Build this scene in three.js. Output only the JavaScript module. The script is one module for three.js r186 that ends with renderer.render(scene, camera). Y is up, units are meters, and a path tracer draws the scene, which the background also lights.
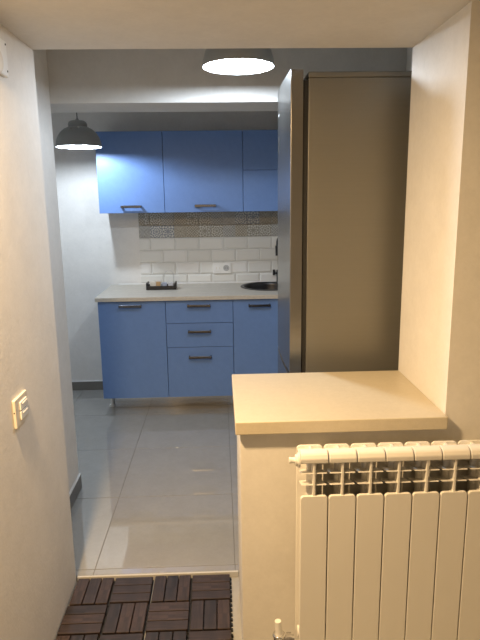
import * as THREE from 'three';
import { RoundedBoxGeometry } from 'three/addons/geometries/RoundedBoxGeometry.js';
import { RectAreaLightUniformsLib } from 'three/addons/lights/RectAreaLightUniformsLib.js';
import { mergeGeometries, toCreasedNormals } from 'three/addons/utils/BufferGeometryUtils.js';

// ------------------------------------------------------------------ camera, exposure
const scene = new THREE.Scene();
scene.background = new THREE.Color(0x000000);
const camera = new THREE.PerspectiveCamera(58.47, 480 / 640, 0.05, 30);
camera.rotation.order = 'YXZ';
camera.position.set(0, 1.5, 0);
camera.rotation.set(-0.206717, -0.0335037, -0.013817);
const renderer = new THREE.WebGLRenderer({ antialias: true });
renderer.toneMapping = THREE.LinearToneMapping;
renderer.toneMappingExposure = 0.085;
renderer.shadowMap.enabled = true;
// lamp strengths (candela) and colours (linear); the lights themselves stand in the lamp builders
const COOL = [0.76, 0.87, 1.0], WARM = [1.0, 0.665, 0.33];
const CD_PENDANT_NEAR = 27, CD_PENDANT_FAR = 27, NITS_HALL = 20000;

// ------------------------------------------------------------------ helpers
let seed = 7;
const rnd = () => { seed = (seed * 1664525 + 1013904223) >>> 0; return seed / 4294967296; };
const used = {};
function numbered(name) {
  const n = used[name] = (used[name] ?? -1) + 1;
  return n ? `${name}_${String(n).padStart(3, '0')}` : name;
}
const lin = (r, g, b) => new THREE.Color().setRGB(r, g, b);
function uvBox(geo) {            // texture coordinates in metres, from the face direction
  const g = geo.index ? geo.toNonIndexed() : geo;
  const p = g.attributes.position, n = g.attributes.normal, uv = new Float32Array(p.count * 2);
  for (let i = 0; i < p.count; i++) {
    const ax = Math.abs(n.getX(i)), ay = Math.abs(n.getY(i)), az = Math.abs(n.getZ(i));
    const x = p.getX(i), y = p.getY(i), z = p.getZ(i);
    if (ay >= ax && ay >= az) { uv[2 * i] = x; uv[2 * i + 1] = z; }
    else if (ax >= az) { uv[2 * i] = z; uv[2 * i + 1] = y; }
    else { uv[2 * i] = x; uv[2 * i + 1] = y; }
  }
  g.setAttribute('uv', new THREE.BufferAttribute(uv, 2));
  return g;
}
function B(x0, x1, y0, y1, z0, z1, r = 0) {   // box between limits, r = rounded edge
  const w = x1 - x0, h = y1 - y0, d = z1 - z0;
  const g = r ? new RoundedBoxGeometry(w, h, d, 2, r) : new THREE.BoxGeometry(w, h, d);
  g.translate((x0 + x1) / 2, (y0 + y1) / 2, (z0 + z1) / 2);
  return uvBox(g);
}
const merge = list => mergeGeometries(list.map(g => (g.index ? g.toNonIndexed() : g)));
function mesh(parent, name, geo, mat) {
  const m = new THREE.Mesh(geo, mat);
  m.name = parent === scene ? numbered(name) : name;
  m.castShadow = m.receiveShadow = true;
  parent.add(m);
  return m;
}
function structure(name, geo, mat) { const m = mesh(scene, name, geo, mat); m.userData.kind = 'structure'; return m; }
function thing(name, label, category, [x, y, z] = [0, 0, 0], group) {
  const o = new THREE.Group(); o.name = numbered(name); o.position.set(x, y, z);
  o.userData = { label, category }; if (group) o.userData.group = group;
  scene.add(o); return o;
}
const cyl = (r0, r1, h, n = 24) => new THREE.CylinderGeometry(r0, r1, h, n);
const tube = (pts, r, seg = 24, rad = 8) => new THREE.TubeGeometry(new THREE.CatmullRomCurve3(pts.map(p => new THREE.Vector3(...p))), seg, r, rad);

// tileable value noise
function noiseGrid(n, cells, sd) {
  seed = sd; const g = []; for (let i = 0; i < cells * cells; i++) g.push(rnd());
  const out = new Float32Array(n * n), s = t => t * t * (3 - 2 * t);
  for (let y = 0; y < n; y++) for (let x = 0; x < n; x++) {
    const u = x / n * cells, v = y / n * cells, i = Math.floor(u), j = Math.floor(v), a = s(u - i), b = s(v - j);
    const G = (p, q) => g[(q % cells) * cells + (p % cells)];
    out[y * n + x] = (G(i, j) * (1 - a) + G(i + 1, j) * a) * (1 - b) + (G(i, j + 1) * (1 - a) + G(i + 1, j + 1) * a) * b;
  }
  return out;
}
function fbm(n, octs, sd) { // octs: [[cells, weight], ...]
  const o = new Float32Array(n * n); let W = 0;
  octs.forEach(([c, w], k) => { const g = noiseGrid(n, c, sd + k * 97); for (let i = 0; i < o.length; i++) o[i] += g[i] * w; W += w; });
  for (let i = 0; i < o.length; i++) o[i] /= W;
  return o;
}
function tex(w, h, fn, { srgb = true, repeat = [1, 1] } = {}) {
  const d = new Uint8Array(w * h * 4);
  for (let y = 0; y < h; y++) for (let x = 0; x < w; x++) {
    const c = fn(x, y); const i = (y * w + x) * 4;
    for (let k = 0; k < 3; k++) d[i + k] = Math.max(0, Math.min(255, Math.round(c[k])));
    d[i + 3] = 255;
  }
  const t = new THREE.DataTexture(d, w, h); t.magFilter = THREE.LinearFilter; t.minFilter = THREE.LinearMipmapLinearFilter; t.generateMipmaps = true;
  t.wrapS = t.wrapT = THREE.RepeatWrapping; t.repeat.set(...repeat);
  if (srgb) t.colorSpace = THREE.SRGBColorSpace; t.needsUpdate = true; return t;
}
const grey = v => [v, v, v];
const std = o => new THREE.MeshStandardMaterial(o);
const phys = o => new THREE.MeshPhysicalMaterial(o);

// ------------------------------------------------------------------ materials
const nz = fbm(256, [[8, 1], [24, .8], [64, .7], [128, .6]], 11);
const nzFine = fbm(256, [[64, 1], [128, 1]], 23);
const plasterBump = tex(256, 256, (x, y) => grey(nz[y * 256 + x] * 255), { srgb: false, repeat: [2.2, 2.2] });
const plasterMap = tex(256, 256, (x, y) => { const v = 238 + (nz[y * 256 + x] - .5) * 14; return [v, v - 2, v - 6]; }, { repeat: [1.3, 1.3] });
const M = {};
M.wall = std({ map: plasterMap, color: lin(.93, .92, .90), roughness: .88, bumpMap: plasterBump, bumpScale: .0006 });
M.beamShaded = std({ map: plasterMap, color: lin(.74, .735, .72), roughness: .9, bumpMap: plasterBump, bumpScale: .0006 });  // white beam; the dimness above the lamps is put into its colour
M.ceiling = std({ map: plasterMap, color: lin(.84, .825, .80), roughness: .92, bumpMap: plasterBump, bumpScale: .001 });
const tileMap = tex(256, 256, (x, y) => { const v = 190 + (nz[y * 256 + x] - .5) * 14; return [v + 1, v, v - 4]; }, { repeat: [1.7, 1.7] });
M.floorTile = phys({ map: tileMap, color: lin(.68, .675, .66), roughness: .035, specularIntensity: 1, ior: 2.0 });
M.grout = std({ color: lin(.20, .19, .18), roughness: .9 });
M.grout2 = std({ color: lin(.60, .59, .56), roughness: .9 });
M.hallFloor = phys({ map: tileMap, color: lin(.80, .79, .76), roughness: .3 });
M.base = phys({ map: tileMap, color: lin(.36, .34, .31), roughness: .35 });
M.whiteTrim = std({ color: lin(.82, .82, .80), roughness: .4 });
const blueNoise = fbm(128, [[16, 1], [64, 1]], 41);
const blueMap = tex(128, 128, (x, y) => { const v = (blueNoise[y * 128 + x] - .5) * 6; return [108 + v, 140 + v, 194 + v]; }, { repeat: [3, 3] });
M.blue = phys({ map: blueMap, roughness: .4, specularIntensity: .7 });
M.carcass = std({ color: lin(.12, .20, .42), roughness: .6 });
M.handle = std({ color: lin(.15, .15, .16), metalness: 1, roughness: .25 });
M.steel = std({ color: lin(.55, .55, .55), metalness: 1, roughness: .28 });
M.chrome = std({ color: lin(.75, .75, .75), metalness: 1, roughness: .12 });
const brush = tex(256, 256, (x, y) => { const v = 215 + (nzFine[(y * 7 % 256) * 256 + ((x / 40) | 0)] - .5) * 5; return grey(v); }, { repeat: [1.5, 1.5] });
M.fridge = phys({ map: brush, color: lin(.40, .395, .38), metalness: .9, roughness: .26 });
M.fridgeSide = phys({ map: brush, color: lin(.36, .35, .315), metalness: .55, roughness: .42 });
M.black = std({ color: lin(.012, .012, .013), roughness: .35 });
M.rubber = std({ color: lin(.02, .02, .02), roughness: .8 });
const wtop = fbm(256, [[16, 1], [48, 1], [128, 1]], 57), wtop2 = fbm(256, [[32, 1], [128, 1]], 63);
const worktopMap = tex(256, 256, (x, y) => { const v = (wtop[y * 256 + ((x / 10) | 0)] - .5) * 26 + (wtop2[y * 256 + x] - .5) * 16; return [196 + v, 189 + v, 176 + v]; }, { repeat: [2.5, 2.5] });
M.worktop = phys({ map: worktopMap, roughness: .42 });
const slabMap = tex(256, 256, (x, y) => { const v = (wtop2[y * 256 + x] - .5) * 9 + (wtop[((x / 8) | 0) + y * 256] - .5) * 4; return [201 + v, 191 + v, 168 + v]; }, { repeat: [3, 3] });
M.slab = phys({ map: slabMap, roughness: .4 });
M.whiteTile = phys({ color: lin(.78, .77, .72), roughness: .16 });
M.radiator = phys({ color: lin(.84, .82, .77), roughness: .38 });
M.plastic = phys({ color: lin(.86, .85, .81), roughness: .35 });
M.plasticCream = phys({ color: lin(.72, .67, .57), roughness: .35 });
M.plasticGrey = phys({ color: lin(.45, .45, .44), roughness: .4 });
M.dark = std({ color: lin(.03, .03, .03), roughness: .6 });
M.shadeGrey = phys({ color: lin(.33, .335, .32), roughness: .45 });
M.shadeInside = std({ color: lin(.9, .9, .9), roughness: .5 });
// deck wood, three tones
function woodMat(sd, tone) {
  const a = fbm(128, [[32, 1], [64, 1]], sd), b = fbm(128, [[6, 1], [16, .6]], sd + 5);
  const t = tex(128, 128, (x, y) => {
    const g = a[y * 128 + ((x / 14) | 0)] * .65 + b[y * 128 + x] * .35, v = .45 + g * 1.1;
    return [tone[0] * v, tone[1] * v, tone[2] * v];
  }, { repeat: [4, 4] });
  return std({ map: t, roughness: .62 });
}
M.wood = [woodMat(101, [48, 37, 34]), woodMat(131, [41, 32, 30]), woodMat(171, [55, 42, 37])];

// ------------------------------------------------------------------ room shell
const ZO = -4.5;                 // kitchen back wall
const kFloor = structure('floor_kitchen', B(-1.8, 1.0, -.12, -.0025, -4.6, -2.10), M.grout);
{ // polished floor tiles, each its own piece
  const xs = [-1.7, -1.133, -.548, .037, .622, .9], zs = [-4.5, -3.919, -3.327, -2.735, -2.143, -2.104];
  for (let i = 0; i < xs.length - 1; i++) for (let j = 0; j < zs.length - 1; j++) {
    const j2 = .0012;
    mesh(kFloor, 'tile', B(xs[i] + j2, xs[i + 1] - j2, -.012, 0, zs[j] + j2, zs[j + 1] - j2, .0012), M.floorTile);
  }
}
structure('floor_hall', B(-.9, 1.8, -.12, -.024, -2.1, 1.8), M.hallFloor);
structure('trim_1', B(-.61, .05, -.024, .001, -2.1035, -2.094, .002), M.grout2);
structure('wall_left', B(-.95, -.61, -.1, 2.6, -2.08, 1.8), M.wall);
structure('wall_kitchen_left', B(-1.8, -.78, -.1, 2.6, -2.863, -2.0801), M.wall);
structure('wall_kitchen_recess', B(-1.8, -1.7, -.1, 2.6, -4.6, -2.863), M.wall);
structure('wall_back', B(-1.8, 1.0, -.1, 2.6, -4.6, -4.5), M.wall);
structure('wall_kitchen_right', B(.9, 1.0, -.1, 2.6, -4.5, -2.07), M.wall);
const pier = structure('wall_right', B(.67, 1.8, -.1, 2.0, -2.07, -1.607), M.wall);
structure('wall_hall_right', B(1.7, 1.8, -.1, 2.0, -1.607, 1.8), M.wall);
structure('wall_hall_back', B(-.61, 1.7, -.1, 2.0, 1.7, 1.8), M.wall);
structure('wall_peninsula', B(.05, .67, -.1, .8195, -2.03, -1.607), M.wall);
structure('ceiling_hall', B(-.61, 1.8, 2.0, 2.12, -2.072, 1.8), M.ceiling);
structure('wall_lintel', B(-.61, 1.0, 2.12, 2.6, -2.072, -1.95), M.wall);
structure('ceiling_kitchen', B(-1.8, 1.0, 2.5, 2.6, -4.5, -2.0), M.ceiling);
structure('ceiling_beam', B(-1.7, .9, 1.955, 2.5, -3.15, -2.863), M.beamShaded);
function baseboard(name, x0, x1, z0, z1) {
  const b = structure(name, B(x0, x1, 0, .072, z0, z1), M.base);
  mesh(b, 'edge_strip', B(x0, x1, .072, .078, z0, z1), M.whiteTrim);
}
baseboard('baseboard_left', -.78, -.769, -2.863, -2.081);
baseboard('baseboard_back', -1.7, -.86, -4.5, -4.489);
baseboard('baseboard_recess', -1.7, -1.689, -4.489, -2.863);

// ------------------------------------------------------------------ backsplash
const splash = structure('backsplash', B(-.622, .9, .861, 1.42, -4.4999, -4.494), M.grout2);
{
  const mk = motif => tex(128, 64, (x, y) => {
    const u = (x % 64 - 31.5) / 32, v = (y - 31.5) / 32, hgt = x < 64 ? 0 : 1;
    const r = Math.hypot(u, v), a = Math.atan2(v, u), k = motif + hgt;
    let p;
    if (k % 4 === 0) p = Math.sin(r * 16 + Math.cos(a * 8) * 1.6);
    else if (k % 4 === 1) p = Math.sin(u * 14) * Math.sin(v * 14) + .5 * Math.cos((u + v) * 20);
    else if (k % 4 === 2) p = Math.cos(a * 8) * Math.sin(r * 11) + (r < .25 ? .6 : 0);
    else p = Math.sin(Math.abs(u) * 18 + Math.abs(v) * 18) * Math.cos((Math.abs(u) - Math.abs(v)) * 9);
    const t = p > .15 ? 1 : p > -.3 ? .45 : 0;
    const pal = [[[198, 196, 186], [142, 138, 126]], [[188, 187, 180], [144, 143, 138]], [[204, 202, 194], [132, 138, 144]], [[190, 184, 168], [136, 130, 118]]][(motif * 3 + hgt) % 4];
    const n = (nz[(y * 3 % 256) * 256 + x] - .5) * 30;
    return pal[0].map((c, i) => c + (pal[1][i] - c) * t + n);
  });
  const motifs = [0, 1, 2, 3, 4, 5].map(k => phys({ map: mk(k), color: lin(1, 1, 1), roughness: .22 }));
  const flat = (x0, x1, y0, y1) => {           // plain glazed tile with 0..1 texture coordinates
    const g = new RoundedBoxGeometry(x1 - x0, y1 - y0, .008, 2, .0015); const p = g.attributes.position, uv = g.attributes.uv;
    for (let i = 0; i < p.count; i++) uv.setXY(i, p.getX(i) / .192 + .5, p.getY(i) / .097 + .5);
    g.translate((x0 + x1) / 2, (y0 + y1) / 2, -4.490); return g;
  };
  const bevel = (x0, x1, y0, y1, cutL, cutR) => {   // metro tile: raised centre, sloping borders
    const s = .012, z0 = -4.494, z1 = -4.4905, z2 = -4.4855;
    const a = x0 + (cutL ? 0 : s), b = x1 - (cutR ? 0 : s), c = y0 + s, d = y1 - s;
    const V = [[x0, y0, z1], [x1, y0, z1], [x1, y1, z1], [x0, y1, z1], [a, c, z2], [b, c, z2], [b, d, z2], [a, d, z2], [x0, y0, z0], [x1, y0, z0], [x1, y1, z0], [x0, y1, z0]];
    const Q = [[4, 5, 6, 7], [0, 1, 5, 4], [1, 2, 6, 5], [2, 3, 7, 6], [3, 0, 4, 7], [8, 9, 1, 0], [9, 10, 2, 1], [10, 11, 3, 2], [11, 8, 0, 3]];
    const pos = []; for (const q of Q) for (const i of [0, 1, 2, 0, 2, 3]) pos.push(...V[q[i]]);
    const g = new THREE.BufferGeometry(); g.setAttribute('position', new THREE.Float32BufferAttribute(pos, 3)); g.computeVertexNormals(); return uvBox(g);
  };
  const tones = [M.whiteTile, phys({ color: lin(.74, .73, .68), roughness: .15 }), phys({ color: lin(.80, .79, .75), roughness: .18 })];
  const rows = [[1.319, 1.414, 0, 1], [1.2225, 1.316, 1, 1], [1.127, 1.2195, 0, 0], [1.0325, 1.124, 1, 0], [.938, 1.0295, 0, 0], [.868, .935, 1, 0]];
  seed = 99;
  for (const [y0, y1, odd, pat] of rows) {
    for (let k = -1; k < 9; k++) {
      const j = (odd ? -.444 : -.537) + (k - 1) * .1885 + .0015;
      const x0 = Math.max(-.6205, j), x1 = Math.min(.898, j + .1855);
      if (x1 - x0 < .02) continue;
      if (pat) mesh(splash, 'patterned_tile', flat(x0, x1, y0, y1), motifs[(k * 5 + odd * 2 + 7) % 6]);
      else mesh(splash, 'white_tile', bevel(x0, x1, y0, y1, x0 < -.62, x1 > .897), tones[Math.floor(rnd() * 3)]);
    }
  }
}

// ------------------------------------------------------------------ fitted kitchen
function barHandle(door, x0, x1, y, z, vert = false) {
  const t = .018, out = .036;
  mesh(door, 'handle', merge([
    B(x0, x1, y - t / 2, y + t / 2, z + out - .009, z + out, .003),
    B(x0, x0 + .010, y - t / 2, y + t / 2, z, z + out - .004, .002),
    B(x1 - .010, x1, y - t / 2, y + t / 2, z, z + out - .004, .002)]), M.handle);
}
function frontPanel(root, name, x0, x1, y0, y1, z) {
  return mesh(root, name, B(x0 + .0016, x1 - .0016, y0 + .0016, y1 - .0016, z - .018, z, .0016), M.blue);
}
{ // base units
  const zf = -3.9;
  const legs = (t, x0, x1) => { for (const x of [x0 + .024, x1 - .05]) for (const z of [-4.112, -4.40]) { const l = mesh(t, 'leg', merge([cyl(.014, .014, .124, 16).translate(x, .066, z), cyl(.024, .026, .012, 20).translate(x, .006, z)]), M.plastic); l.name = 'leg'; } };
  let t = thing('base_cabinet', 'blue base cabinet with one tall door, beside the white wall', 'cabinet');
  mesh(t, 'body', B(-.846, -.386, .128, .831, -4.488, zf - .0185), M.carcass); legs(t, -.85, -.386);
  let d = frontPanel(t, 'door', -.848, -.384, .128, .827, zf); barHandle(d, -.70, -.545, .797, zf);
  t = thing('drawer_cabinet', 'blue base cabinet with three stacked drawers', 'cabinet');
  mesh(t, 'body', B(-.382, .081, .128, .831, -4.488, zf - .0185), M.carcass); legs(t, -.384, .083);
  for (const [a, b, h] of [[.666, .827, .792], [.494, .666, .609], [.128, .494, .425]]) { d = frontPanel(t, 'drawer', -.384, .083, a, b, zf); barHandle(d, -.232, -.072, h, zf); }
  t = thing('sink_cabinet', 'blue base cabinet under the black sink', 'cabinet');
  const wall = (a, b, c, e, f, g) => B(a, b, c, e, f, g);
  mesh(t, 'body', merge([wall(.085, .103, .128, .831, -4.488, zf - .0185), wall(.872, .889, .128, .831, -4.488, zf - .0185), wall(.103, .872, .128, .146, -4.488, zf - .0185), wall(.103, .872, .146, .831, -4.488, -4.475)]), M.carcass); legs(t, .085, .88);
  d = frontPanel(t, 'door', .083, .487, .128, .827, zf); barHandle(d, .19, .343, .786, zf);
  d = frontPanel(t, 'door', .487, .89, .128, .827, zf); barHandle(d, .60, .75, .786, zf);
  t = mesh(scene, 'plinth_panel', B(-.80, .888, .002, .122, -4.075, -4.06), M.chrome);
  t.userData = { label: 'brushed metal plinth strip under the blue base cabinets', category: 'plinth' };
}
{ // wall units
  const zf = -4.18;
  let t = thing('wall_cabinet', 'blue wall cabinet nearest the dark pendant lamp, brightly lit', 'cabinet');
  mesh(t, 'body', B(-.851, -.388, 1.42, 1.978, -4.499, zf - .0185), M.carcass);
  let d = frontPanel(t, 'door', -.853, -.386, 1.418, 1.98, zf); barHandle(d, -.695, -.55, 1.464, zf);
  t = thing('wall_cabinet', 'widest blue wall cabinet, single door, above the drawers', 'cabinet');
  mesh(t, 'body', B(-.384, .173, 1.42, 1.978, -4.499, zf - .0185), M.carcass);
  d = frontPanel(t, 'door', -.386, .175, 1.418, 1.98, zf); barHandle(d, -.172, -.02, 1.464, zf);
  t = thing('wall_cabinet', 'blue wall cabinet with two stacked flap doors beside the fridge', 'cabinet');
  mesh(t, 'body', B(.177, .888, 1.42, 1.978, -4.499, zf - .0185), M.carcass);
  frontPanel(t, 'door', .175, .89, 1.418, 1.7075, zf); frontPanel(t, 'door', .175, .89, 1.7075, 1.98, zf);
}
{ // worktop with the round cut-out for the sink
  const s = new THREE.Shape(); s.moveTo(-.856, 3.872); s.lineTo(.898, 3.872); s.lineTo(.898, 4.484); s.lineTo(-.856, 4.484); s.closePath();
  const h = new THREE.Path(); h.absarc(.372, 4.27, .205, 0, Math.PI * 2, true); s.holes.push(h);
  const g = new THREE.ExtrudeGeometry(s, { depth: .024, bevelEnabled: true, bevelThickness: .002, bevelSize: .002, bevelSegments: 2, curveSegments: 40 });
  g.rotateX(-Math.PI / 2); g.translate(0, .834, 0);
  const w = mesh(scene, 'worktop', uvBox(g), M.worktop);
  w.userData = { label: 'pale grey-beige worktop along the tiled kitchen wall', category: 'worktop' };
  const u = mesh(w, 'upstand_profile', B(-.80, .898, .8602, .872, -4.4855, -4.474, .002), M.whiteTrim);
}
{ // sink and tap
  const p = (a) => a.map(([r, y]) => new THREE.Vector2(r, y));
  const t = thing('round_sink', 'round black sink bowl set into the worktop', 'sink', [.372, .860, -4.27]);
  mesh(t, 'bowl', new THREE.LatheGeometry(p([[.018, -.15], [.10, -.15], [.16, -.14], [.182, -.11], [.190, -.02], [.196, .002], [.204, .006], [.217, .006], [.222, .003], [.222, .0008], [.203, .0008], [.200, -.02], [.194, -.115], [.166, -.152], [.018, -.155]]), 48), M.black);
  mesh(t, 'drain', new THREE.LatheGeometry(p([[0, -.148], [.03, -.148], [.036, -.146], [.036, -.15], [.03, -.156], [0, -.156]]), 24), M.chrome);
  const k = thing('kitchen_tap', 'black kitchen tap behind the sink, half hidden by the fridge', 'tap', [.458, .8602, -4.455]);
  k.position.z = -4.452;
  mesh(k, 'base', merge([cyl(.020, .024, .01, 24).translate(0, .005, 0), cyl(.018, .018, .09, 24).translate(0, .055, 0)]), M.black);
  mesh(k, 'spout', tube([[0, .10, 0], [0, .24, 0], [-.003, .31, .012], [-.012, .345, .06], [-.022, .33, .11], [-.027, .29, .125]], .008, 32, 10), M.black);
  mesh(k, 'spray_head', cyl(.0125, .010, .075, 18).translate(-.027, .262, .125), M.black);
  mesh(k, 'lever', merge([cyl(.008, .008, .03, 14).rotateZ(Math.PI / 2).translate(-.026, .075, 0), cyl(.0095, .0095, .042, 14).translate(-.038, .082, 0)]), M.black);
}
{ // wall socket
  const t = thing('wall_socket', 'white double wall socket plate on the tiles', 'socket', [.0135, .980, -4.485]);
  mesh(t, 'plate', B(-.07, .07, -.043, .043, 0, .010, .003), M.plastic);
  mesh(t, 'switch_module', B(-.056, -.006, -.024, .024, .0102, .0135, .001), M.plastic);
  for (const x of [-.043, -.019]) mesh(t, 'slot', B(x - .002, x + .002, -.009, .009, .0137, .0142), M.plasticCream);
  const s = mesh(t, 'socket_well', new THREE.LatheGeometry([[0, .0103], [.017, .0103], [.019, .0135], [.023, .0135], [.024, .0103], [.0235, .0101], [0, .0101]].map(a => new THREE.Vector2(...a)), 32).rotateX(Math.PI / 2).translate(.034, 0, 0), M.plasticGrey);
  for (const x of [-.009, .009]) mesh(s, 'pin_hole', cyl(.003, .003, .0012, 12).rotateX(Math.PI / 2).translate(.034 + x, 0, .0112), M.dark);
}
{ // tray and what is in it
  const t = thing('serving_tray', 'small black tray with raised ends on the worktop', 'tray', [-.437, .8604, -4.235]);
  mesh(t, 'tray_base', B(-.100, .100, 0, .007, -.055, .055, .002), M.black);
  for (const z of [-.052, .052]) mesh(t, 'side_wall', B(-.099, .099, .0075, .030, z - .004, z + .004, .002), M.black);
  for (const s of [-1, 1]) mesh(t, 'end_grip', B(s * .104 - .007, s * .104 + .007, 0, .052, -.05, .05, .004), M.black);
  const it = (name, label, cat, geo, mat, pos) => { const m = mesh(scene, name, geo, mat); m.position.set(...pos); m.userData = { label, category: cat, group: 'bits in the black tray' }; return m; };
  const y = .8680, z = -4.235, X = -.437;
  it('sachet', 'cream paper sachet in the black tray, farthest from the wire hoop', 'sachet', B(-.022, .022, 0, .052, -.006, .006, .003), std({ color: lin(.70, .66, .58), roughness: .7 }), [X - .062, y, z + .01]);
  it('sachet', 'amber-brown sachet in the black tray', 'sachet', B(-.016, .016, 0, .050, -.006, .006, .003), std({ color: lin(.52, .33, .16), roughness: .7 }), [X - .022, y, z + .02]);
  it('sachet', 'pale paper sachet at the back of the black tray', 'sachet', B(-.026, .026, 0, .056, -.005, .005, .003), std({ color: lin(.68, .66, .62), roughness: .7 }), [X - .03, y, z - .025]);
  it('sachet', 'small grey-blue sachet in the black tray beside the wire hoop', 'sachet', B(-.018, .018, 0, .043, -.005, .005, .003), std({ color: lin(.40, .45, .56), roughness: .6 }), [X + .022, y, z + .01]);
  it('sachet', 'white sachet in the black tray under the wire hoop', 'sachet', B(-.02, .02, 0, .042, -.005, .005, .003), std({ color: lin(.62, .63, .66), roughness: .6 }), [X + .068, y, z + .01]);
  const hoop = it('wire_hoop', 'thin bent wire hoop standing up out of the black tray', 'wire hoop', tube([[-.034, 0, 0], [-.036, .06, 0], [-.028, .105, 0], [0, .13, 0], [.028, .115, 0], [.038, .07, 0], [.036, .03, 0], [.034, 0, 0]], .0021, 40, 6), M.steel, [X + .052, y, z - .02]);
  hoop.userData.group = undefined; delete hoop.userData.group;
}

// ------------------------------------------------------------------ fridge (its doors face the kitchen, its side faces us)
{
  const t = thing('fridge', 'tall stainless steel fridge freezer with its side to the doorway', 'fridge', [.27, 0, -2.67]);
  const D = .47;   // width along the wall
  mesh(t, 'body', merge([B(.066, .60, .03, 1.932, 0, D, .003)]), M.fridgeSide);
  mesh(t, 'top_panel', B(.064, .60, 1.9325, 1.952, -.001, D + .002, .004), M.fridgeSide);
  mesh(t, 'door_seal', B(.047, .066, .06, 1.925, .008, D - .008), M.rubber);
  const door = (y0, y1) => {   // slightly bowed front
    const s = new THREE.Shape(); s.moveTo(.046, 0); s.lineTo(.046, D); s.lineTo(.004, D); s.quadraticCurveTo(0, D, 0, D - .004);
    s.quadraticCurveTo(-.010, D / 2, 0, .004); s.quadraticCurveTo(0, 0, .004, 0); s.closePath();
    const g = new THREE.ExtrudeGeometry(s, { depth: y1 - y0, bevelEnabled: false, curveSegments: 16 });
    g.rotateX(Math.PI / 2); g.translate(0, y1, 0); return uvBox(g);
  };
  const up = mesh(t, 'upper_door', door(.818, 1.96), M.fridge);
  const lo = mesh(t, 'freezer_door', door(.05, .800), M.fridge);
  mesh(lo, 'edge_strip', B(.0005, .046, .8003, .806, .002, D - .002), M.chrome);
  const disp = mesh(up, 'display', B(-.0040, -.001, 1.70, 1.765, .066, .10), M.dark); disp.userData.label = 'small dark display';
  const em = mesh(up, 'badge', cyl(.007, .007, .006, 20).rotateZ(Math.PI / 2).translate(-.0017, 1.852, .085), M.plasticGrey); em.userData.label = 'small pale round badge';
  for (const [x, z] of [[.12, .05], [.12, .42], [.55, .05], [.55, .42]]) mesh(t, 'foot', cyl(.018, .022, .03, 16).translate(x, .015, z), M.rubber);
}

// ------------------------------------------------------------------ peninsula slab
{
  const s = mesh(scene, 'breakfast_counter', B(.035, .669, .82, .86, -2.062, -1.582, .003), M.slab);
  s.userData = { label: 'cream stone counter slab on the half wall above the radiator', category: 'counter' };
}

// ------------------------------------------------------------------ pendant lamps
function pendant(label, x, y, z, R, ceilingY, cd, lift) {   // lift: height of the bulb's centre over the rim
  const t = thing('pendant_lamp', label, 'lamp', [x, y, z]);   // origin at the rim
  const k = R / .135, q = k * .88, v = a => a.map(([r, h]) => new THREE.Vector2(r * k, h * q));
  const outer = [[.1350, 0], [.1362, .004], [.1335, .03], [.125, .062], [.108, .094], [.085, .118], [.062, .130]];
  const inner = [[.060, .126], [.083, .114], [.105, .091], [.1215, .061], [.130, .03], [.1325, .002], [.1350, 0]];
  const sh = mesh(t, 'lamp_shade', new THREE.LatheGeometry(v([...outer, [.0605, .1285], [.0595, .1275]]), 64), M.shadeGrey);
  mesh(sh, 'shade_lining', new THREE.LatheGeometry(v(inner), 64), M.shadeInside);
  mesh(t, 'shade_cap', new THREE.LatheGeometry(v([[.056, .128], [.056, .150], [.052, .164], [.040, .173], [.012, .178], [.006, .190], [0, .190]]), 48), M.shadeGrey);
  for (const s of [-1, 1]) mesh(t, 'screw', cyl(.006 * k, .006 * k, .012 * k, 12).rotateX(Math.PI / 2).rotateY(s * .5).translate(s * .022 * k, .120 * q, .084 * k), M.steel);
  mesh(t, 'socket_holder', cyl(.02 * k, .02 * k, .06 * k, 20).translate(0, .10 * q, 0), M.plastic);
  const em = new THREE.MeshStandardMaterial({ color: 0xffffff, emissive: lin(.88, .95, 1), emissiveIntensity: 60, roughness: .4 });
  mesh(t, 'bulb', new THREE.LatheGeometry([[0, -.026], [.014, -.023], [.025, -.011], [.030, .005], [.030, .018], [.026, .034], [.018, .052], [.014, .068], [0, .068]].map(a => new THREE.Vector2(a[0], a[1] + lift - .018)), 32), em);
  mesh(t, 'cord', cyl(.0028, .0028, ceilingY - y - .186 * q, 8).translate(0, (ceilingY - y + .186 * q) / 2, 0), M.rubber);
  mesh(t, 'ceiling_rose', cyl(.03, .05, .025, 24).translate(0, ceilingY - y - .0125, 0), M.shadeGrey);
  const l = new THREE.PointLight(lin(...COOL), cd, 0, 2); l.position.set(0, lift, 0); l.castShadow = true; l.shadow.radius = 1.3; t.add(l); l.name = 'bulb_light';
}
pendant('dark grey dome pendant lamp hanging in front of the lit wall cabinet', -.888, 1.846, -3.85, .142, 2.5, CD_PENDANT_FAR, .034);
pendant('bright dome pendant lamp hanging near the fridge, seen from below', .090, 2.024, -2.46, .143, 2.5, CD_PENDANT_NEAR, .022);
{ // hall ceiling lamp (outside the frame; casts the warm light and the slab's shadow)
  RectAreaLightUniformsLib.init();
  const t = thing('ceiling_lamp', 'small square flush hall ceiling lamp near the left wall', 'lamp', [-.545, 2.0, -1.08]);
  mesh(t, 'lamp_frame', merge([B(-.062, .062, -.022, -.0005, -.062, -.052, .003), B(-.062, .062, -.022, -.0005, .052, .062, .003), B(-.062, -.052, -.022, -.0005, -.052, .052, .003), B(.052, .062, -.022, -.0005, -.052, .052, .003)]), M.plastic);
  mesh(t, 'diffuser', B(-.0515, .0515, -.018, -.004, -.0515, .0515), new THREE.MeshStandardMaterial({ color: 0xffffff, emissive: lin(...WARM), emissiveIntensity: 30 }));
  const l = new THREE.RectAreaLight(lin(...WARM), NITS_HALL, .10, .10); l.position.set(0, -.0225, 0); l.rotation.x = -Math.PI / 2; l.name = 'diffuser_light'; t.add(l);
}

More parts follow.
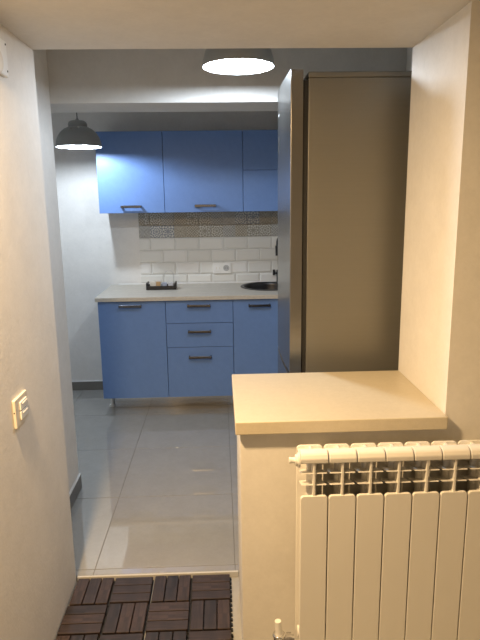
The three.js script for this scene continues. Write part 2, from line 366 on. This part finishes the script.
// ------------------------------------------------------------------ radiator
{
  const P = .0792, N = 9, X0 = .209, zF = -1.45, zB = -1.545;
  const t = thing('radiator', 'cream white aluminium column radiator under the counter slab', 'radiator', [0, 0, 0]);
  const panelShape = (w, y0, y1, r) => { const s = new THREE.Shape(); s.moveTo(-w / 2, y0); s.lineTo(w / 2, y0); s.lineTo(w / 2, y1 - r); s.quadraticCurveTo(w / 2, y1, w / 2 - r, y1); s.lineTo(-w / 2 + r, y1); s.quadraticCurveTo(-w / 2, y1, -w / 2, y1 - r); s.closePath(); return s; };
  const gPanel = new THREE.ExtrudeGeometry(panelShape(P - .0062, .185, .688, .010), { depth: .006, bevelEnabled: true, bevelThickness: .002, bevelSize: .0015, bevelSegments: 2 }).translate(0, 0, zF - .008);
  const gBack = new THREE.ExtrudeGeometry(panelShape(P - .006, .185, .801, .012), { depth: .005, bevelEnabled: true, bevelThickness: .001, bevelSize: .001, bevelSegments: 1 }).translate(0, 0, zB);
  // rounded head: profile in z/y swept along x
  const hs = new THREE.Shape();
  hs.moveTo(1.4515, .788); hs.quadraticCurveTo(1.4495, .789, 1.4495, .794); hs.quadraticCurveTo(1.4495, .812, 1.468, .8165); hs.lineTo(1.478, .8165); hs.quadraticCurveTo(1.489, .8155, 1.489, .806); hs.lineTo(1.489, .788); hs.closePath();
  const hw = P - .0045;
  const gHead = toCreasedNormals(new THREE.ExtrudeGeometry(hs, { depth: hw - .002, bevelEnabled: true, bevelThickness: .001, bevelSize: .001, bevelSegments: 1, curveSegments: 10 }).rotateY(Math.PI / 2).translate(-hw / 2 + .001, 0, 0), .7);
  const gWeb = merge([B(-.0035, .0035, .19, .787, zB + .006, zF - .0085), B(-.0035, .0035, .688, .788, zF - .009, zF - .002, .0015), B(-.0035, .0035, .787, .799, zB + .006, -1.4895)]);
  const gFin = y => { const s = new THREE.Shape(); const w = P / 2 - .005; s.moveTo(-w, 0); s.lineTo(w, 0); s.lineTo(w, .045); s.quadraticCurveTo(w, .075, w - .012, .075); s.lineTo(-w + .012, .075); s.quadraticCurveTo(-w, .075, -w, .045); s.closePath(); return new THREE.ExtrudeGeometry(s, { depth: .0028, bevelEnabled: false }).rotateX(-Math.PI / 2).rotateX(-.32).translate(0, y, zF - .004); };
  const gTop = B(-P / 2 + .004, P / 2 - .004, .790, .793, zB + .0065, -1.4895);
  const gColumn = new THREE.CylinderGeometry(.015, .015, .57, 16).translate(0, .49, -1.505);
  const gCollector = new THREE.CylinderGeometry(.0165, .0165, P - .0005, 20).rotateZ(Math.PI / 2);
  const fins = [gFin(.755), gFin(.7205)];
  for (let i = 0; i < N; i++) {
    const x = X0 + (i + .5) * P, put = (n, g) => { const m = mesh(t, n, g, M.radiator); m.position.x = x; return m; };
    put('front_panel', gPanel); put('rear_panel', gBack); put('section_head', gHead); put('web', gWeb); put('top_fin', gTop);
    for (const f of fins) put('fin', f);
    put('water_column', gColumn);
    for (const y of [.225]) { const m = put('collector', gCollector); m.position.y = y; m.position.z = -1.49; }
  }
  mesh(t, 'end_plug', merge([cyl(.021, .021, .006, 32).rotateZ(Math.PI / 2).translate(X0 - .002, .791, -1.468), cyl(.0165, .0165, .007, 6).rotateZ(Math.PI / 2).translate(X0 - .0085, .791, -1.468)]), M.radiator);
  mesh(t, 'air_vent', merge([cyl(.008, .008, .012, 20).rotateZ(Math.PI / 2).translate(X0 - .018, .791, -1.468), cyl(.0095, .0095, .005, 8).rotateZ(Math.PI / 2).translate(X0 - .0265, .791, -1.468)]), M.plastic);
  for (const x of [X0 + P, X0 + 7 * P]) for (const y of [.75, .24]) mesh(t, 'bracket', B(x - .006, x + .006, y, y + .02, -1.607, -1.520), M.plastic);
  // lower connection
  const v = thing('radiator_valve', 'chrome radiator valve with white cap by the half wall', 'valve', [.163, 0, -1.49]);
  mesh(v, 'valve_body', merge([cyl(.015, .015, .055, 20).rotateZ(Math.PI / 2).translate(.010, .195, 0), cyl(.021, .021, .014, 6).rotateZ(Math.PI / 2).translate(.022, .195, 0), cyl(.017, .017, .03, 20).translate(-.008, .195, 0), new THREE.TorusGeometry(.015, .005, 10, 24).rotateX(Math.PI / 2).translate(-.008, .214, 0)]), M.chrome);
  const cap = mesh(v, 'valve_cap', cyl(.0095, .0115, .05, 20).rotateZ(.09).translate(-.0095, .237, 0), M.plastic);
  mesh(v, 'supply_pipe', cyl(.0085, .0085, .204, 16).translate(-.008, .0785, 0), M.plastic);
}

// ------------------------------------------------------------------ things on the left wall
{
  const t = thing('light_switch', 'cream double light switch on the left wall', 'switch', [-.6098, .8975, -1.642]);
  mesh(t, 'switch_frame', B(0, .009, -.0435, .0435, -.053, .052, .003), M.plasticCream);
  for (const s of [-1, 1]) {
    const r = mesh(t, 'rocker', B(.0092, .0135, s * .0145 - .0125, s * .0145 + .0125, -.036, .020, .0015), M.plastic);
    mesh(r, 'ridge', B(.0134, .0155, s * .0145 + .003, s * .0145 + .0065, -.034, .006, .0008), M.plastic);
  }
  mesh(t, 'frame_screw', cyl(.002, .002, .001, 10).rotateX(Math.PI / 2).translate(.0045, .006, .0521), M.dark);
  const b = thing('alarm_box', 'white plastic wall box with screws high on the left wall', 'wall box', [-.6098, 1.902, -1.70]);
  mesh(b, 'case', B(0, .012, -.048, .050, -.084, .09, .004), M.plastic);
  for (const y of [-.032, .040]) mesh(b, 'screw', cyl(.0028, .0028, .0016, 12).rotateZ(Math.PI / 2).translate(.0126, y, -.074), M.dark);
  mesh(b, 'sounder', new THREE.LatheGeometry([[0, 0], [.030, 0], [.032, .004], [.029, .006], [0, .005]].map(a => new THREE.Vector2(...a)), 32).rotateZ(-Math.PI / 2).translate(.0122, -.018, .0), M.plasticCream);
}

// ------------------------------------------------------------------ wooden deck tiles on the hall floor
{
  const Q = .156, S = .0487, L = .1505, zFar = -2.088, xL = -.6085;
  const gH = [], gV = [];
  for (let v = 0; v < 2; v++) {
    gH.push(uvBox(new RoundedBoxGeometry(L, .016, S - .003, 2, .0022)));
    const g = uvBox(new RoundedBoxGeometry(S - .003, .016, L, 2, .0022)); const uv = g.attributes.uv;
    for (let i = 0; i < uv.count; i++) uv.setXY(i, uv.getY(i), uv.getX(i));
    gV.push(g);
  }
  const rowName = ['farthest', 'second farthest', 'third farthest', 'fourth farthest', 'fifth farthest', 'sixth farthest', 'seventh farthest'];
  const sideName = ['row, against the left wall', 'row, on the half wall side'];
  seed = 1234;
  for (let r = 0; r < 7; r++) for (let c = 0; c < 2; c++) {
    const x0 = xL + c * 2 * Q, z0 = zFar + r * 2 * Q;
    const t = thing('deck_tile', `dark brown wooden deck tile, ${rowName[r]} ${sideName[c]}`, 'deck tile', [x0, -.024, z0], 'wooden deck tiles on the hall floor');
    const grid = [B(.002, 2 * Q - .002, .0002, .004, .002, 2 * Q - .002)];
    for (let k = 0; k < 7; k++) { const a = .012 + k * (2 * Q - .036) / 6; grid.push(B(a, a + .012, .004, .0085, .004, 2 * Q - .004), B(.004, 2 * Q - .004, .004, .0085, a, a + .012)); }
    if (c === 1) for (let k = 0; k < 12; k++) { const a = .010 + k * (2 * Q - .028) / 11; grid.push(B(2 * Q - .003, 2 * Q + .004, .0002, .008, a - .004, a + .007)); }
    mesh(t, 'plastic_grid', merge(grid), M.rubber);
    for (let i = 0; i < 2; i++) for (let j = 0; j < 2; j++) {
      const horiz = (i + j) % 2 === 1;
      for (let k = 0; k < 3; k++) {
        const m = mesh(t, 'slat', (horiz ? gH : gV)[k % 2], M.wood[Math.floor(rnd() * 3)]);
        const o = .0045 + (k + .5) * .049;
        m.position.set(i * Q + (horiz ? Q / 2 : o), .0166, j * Q + (horiz ? o : Q / 2));
      }
    }
  }
}
renderer.render(scene, camera);
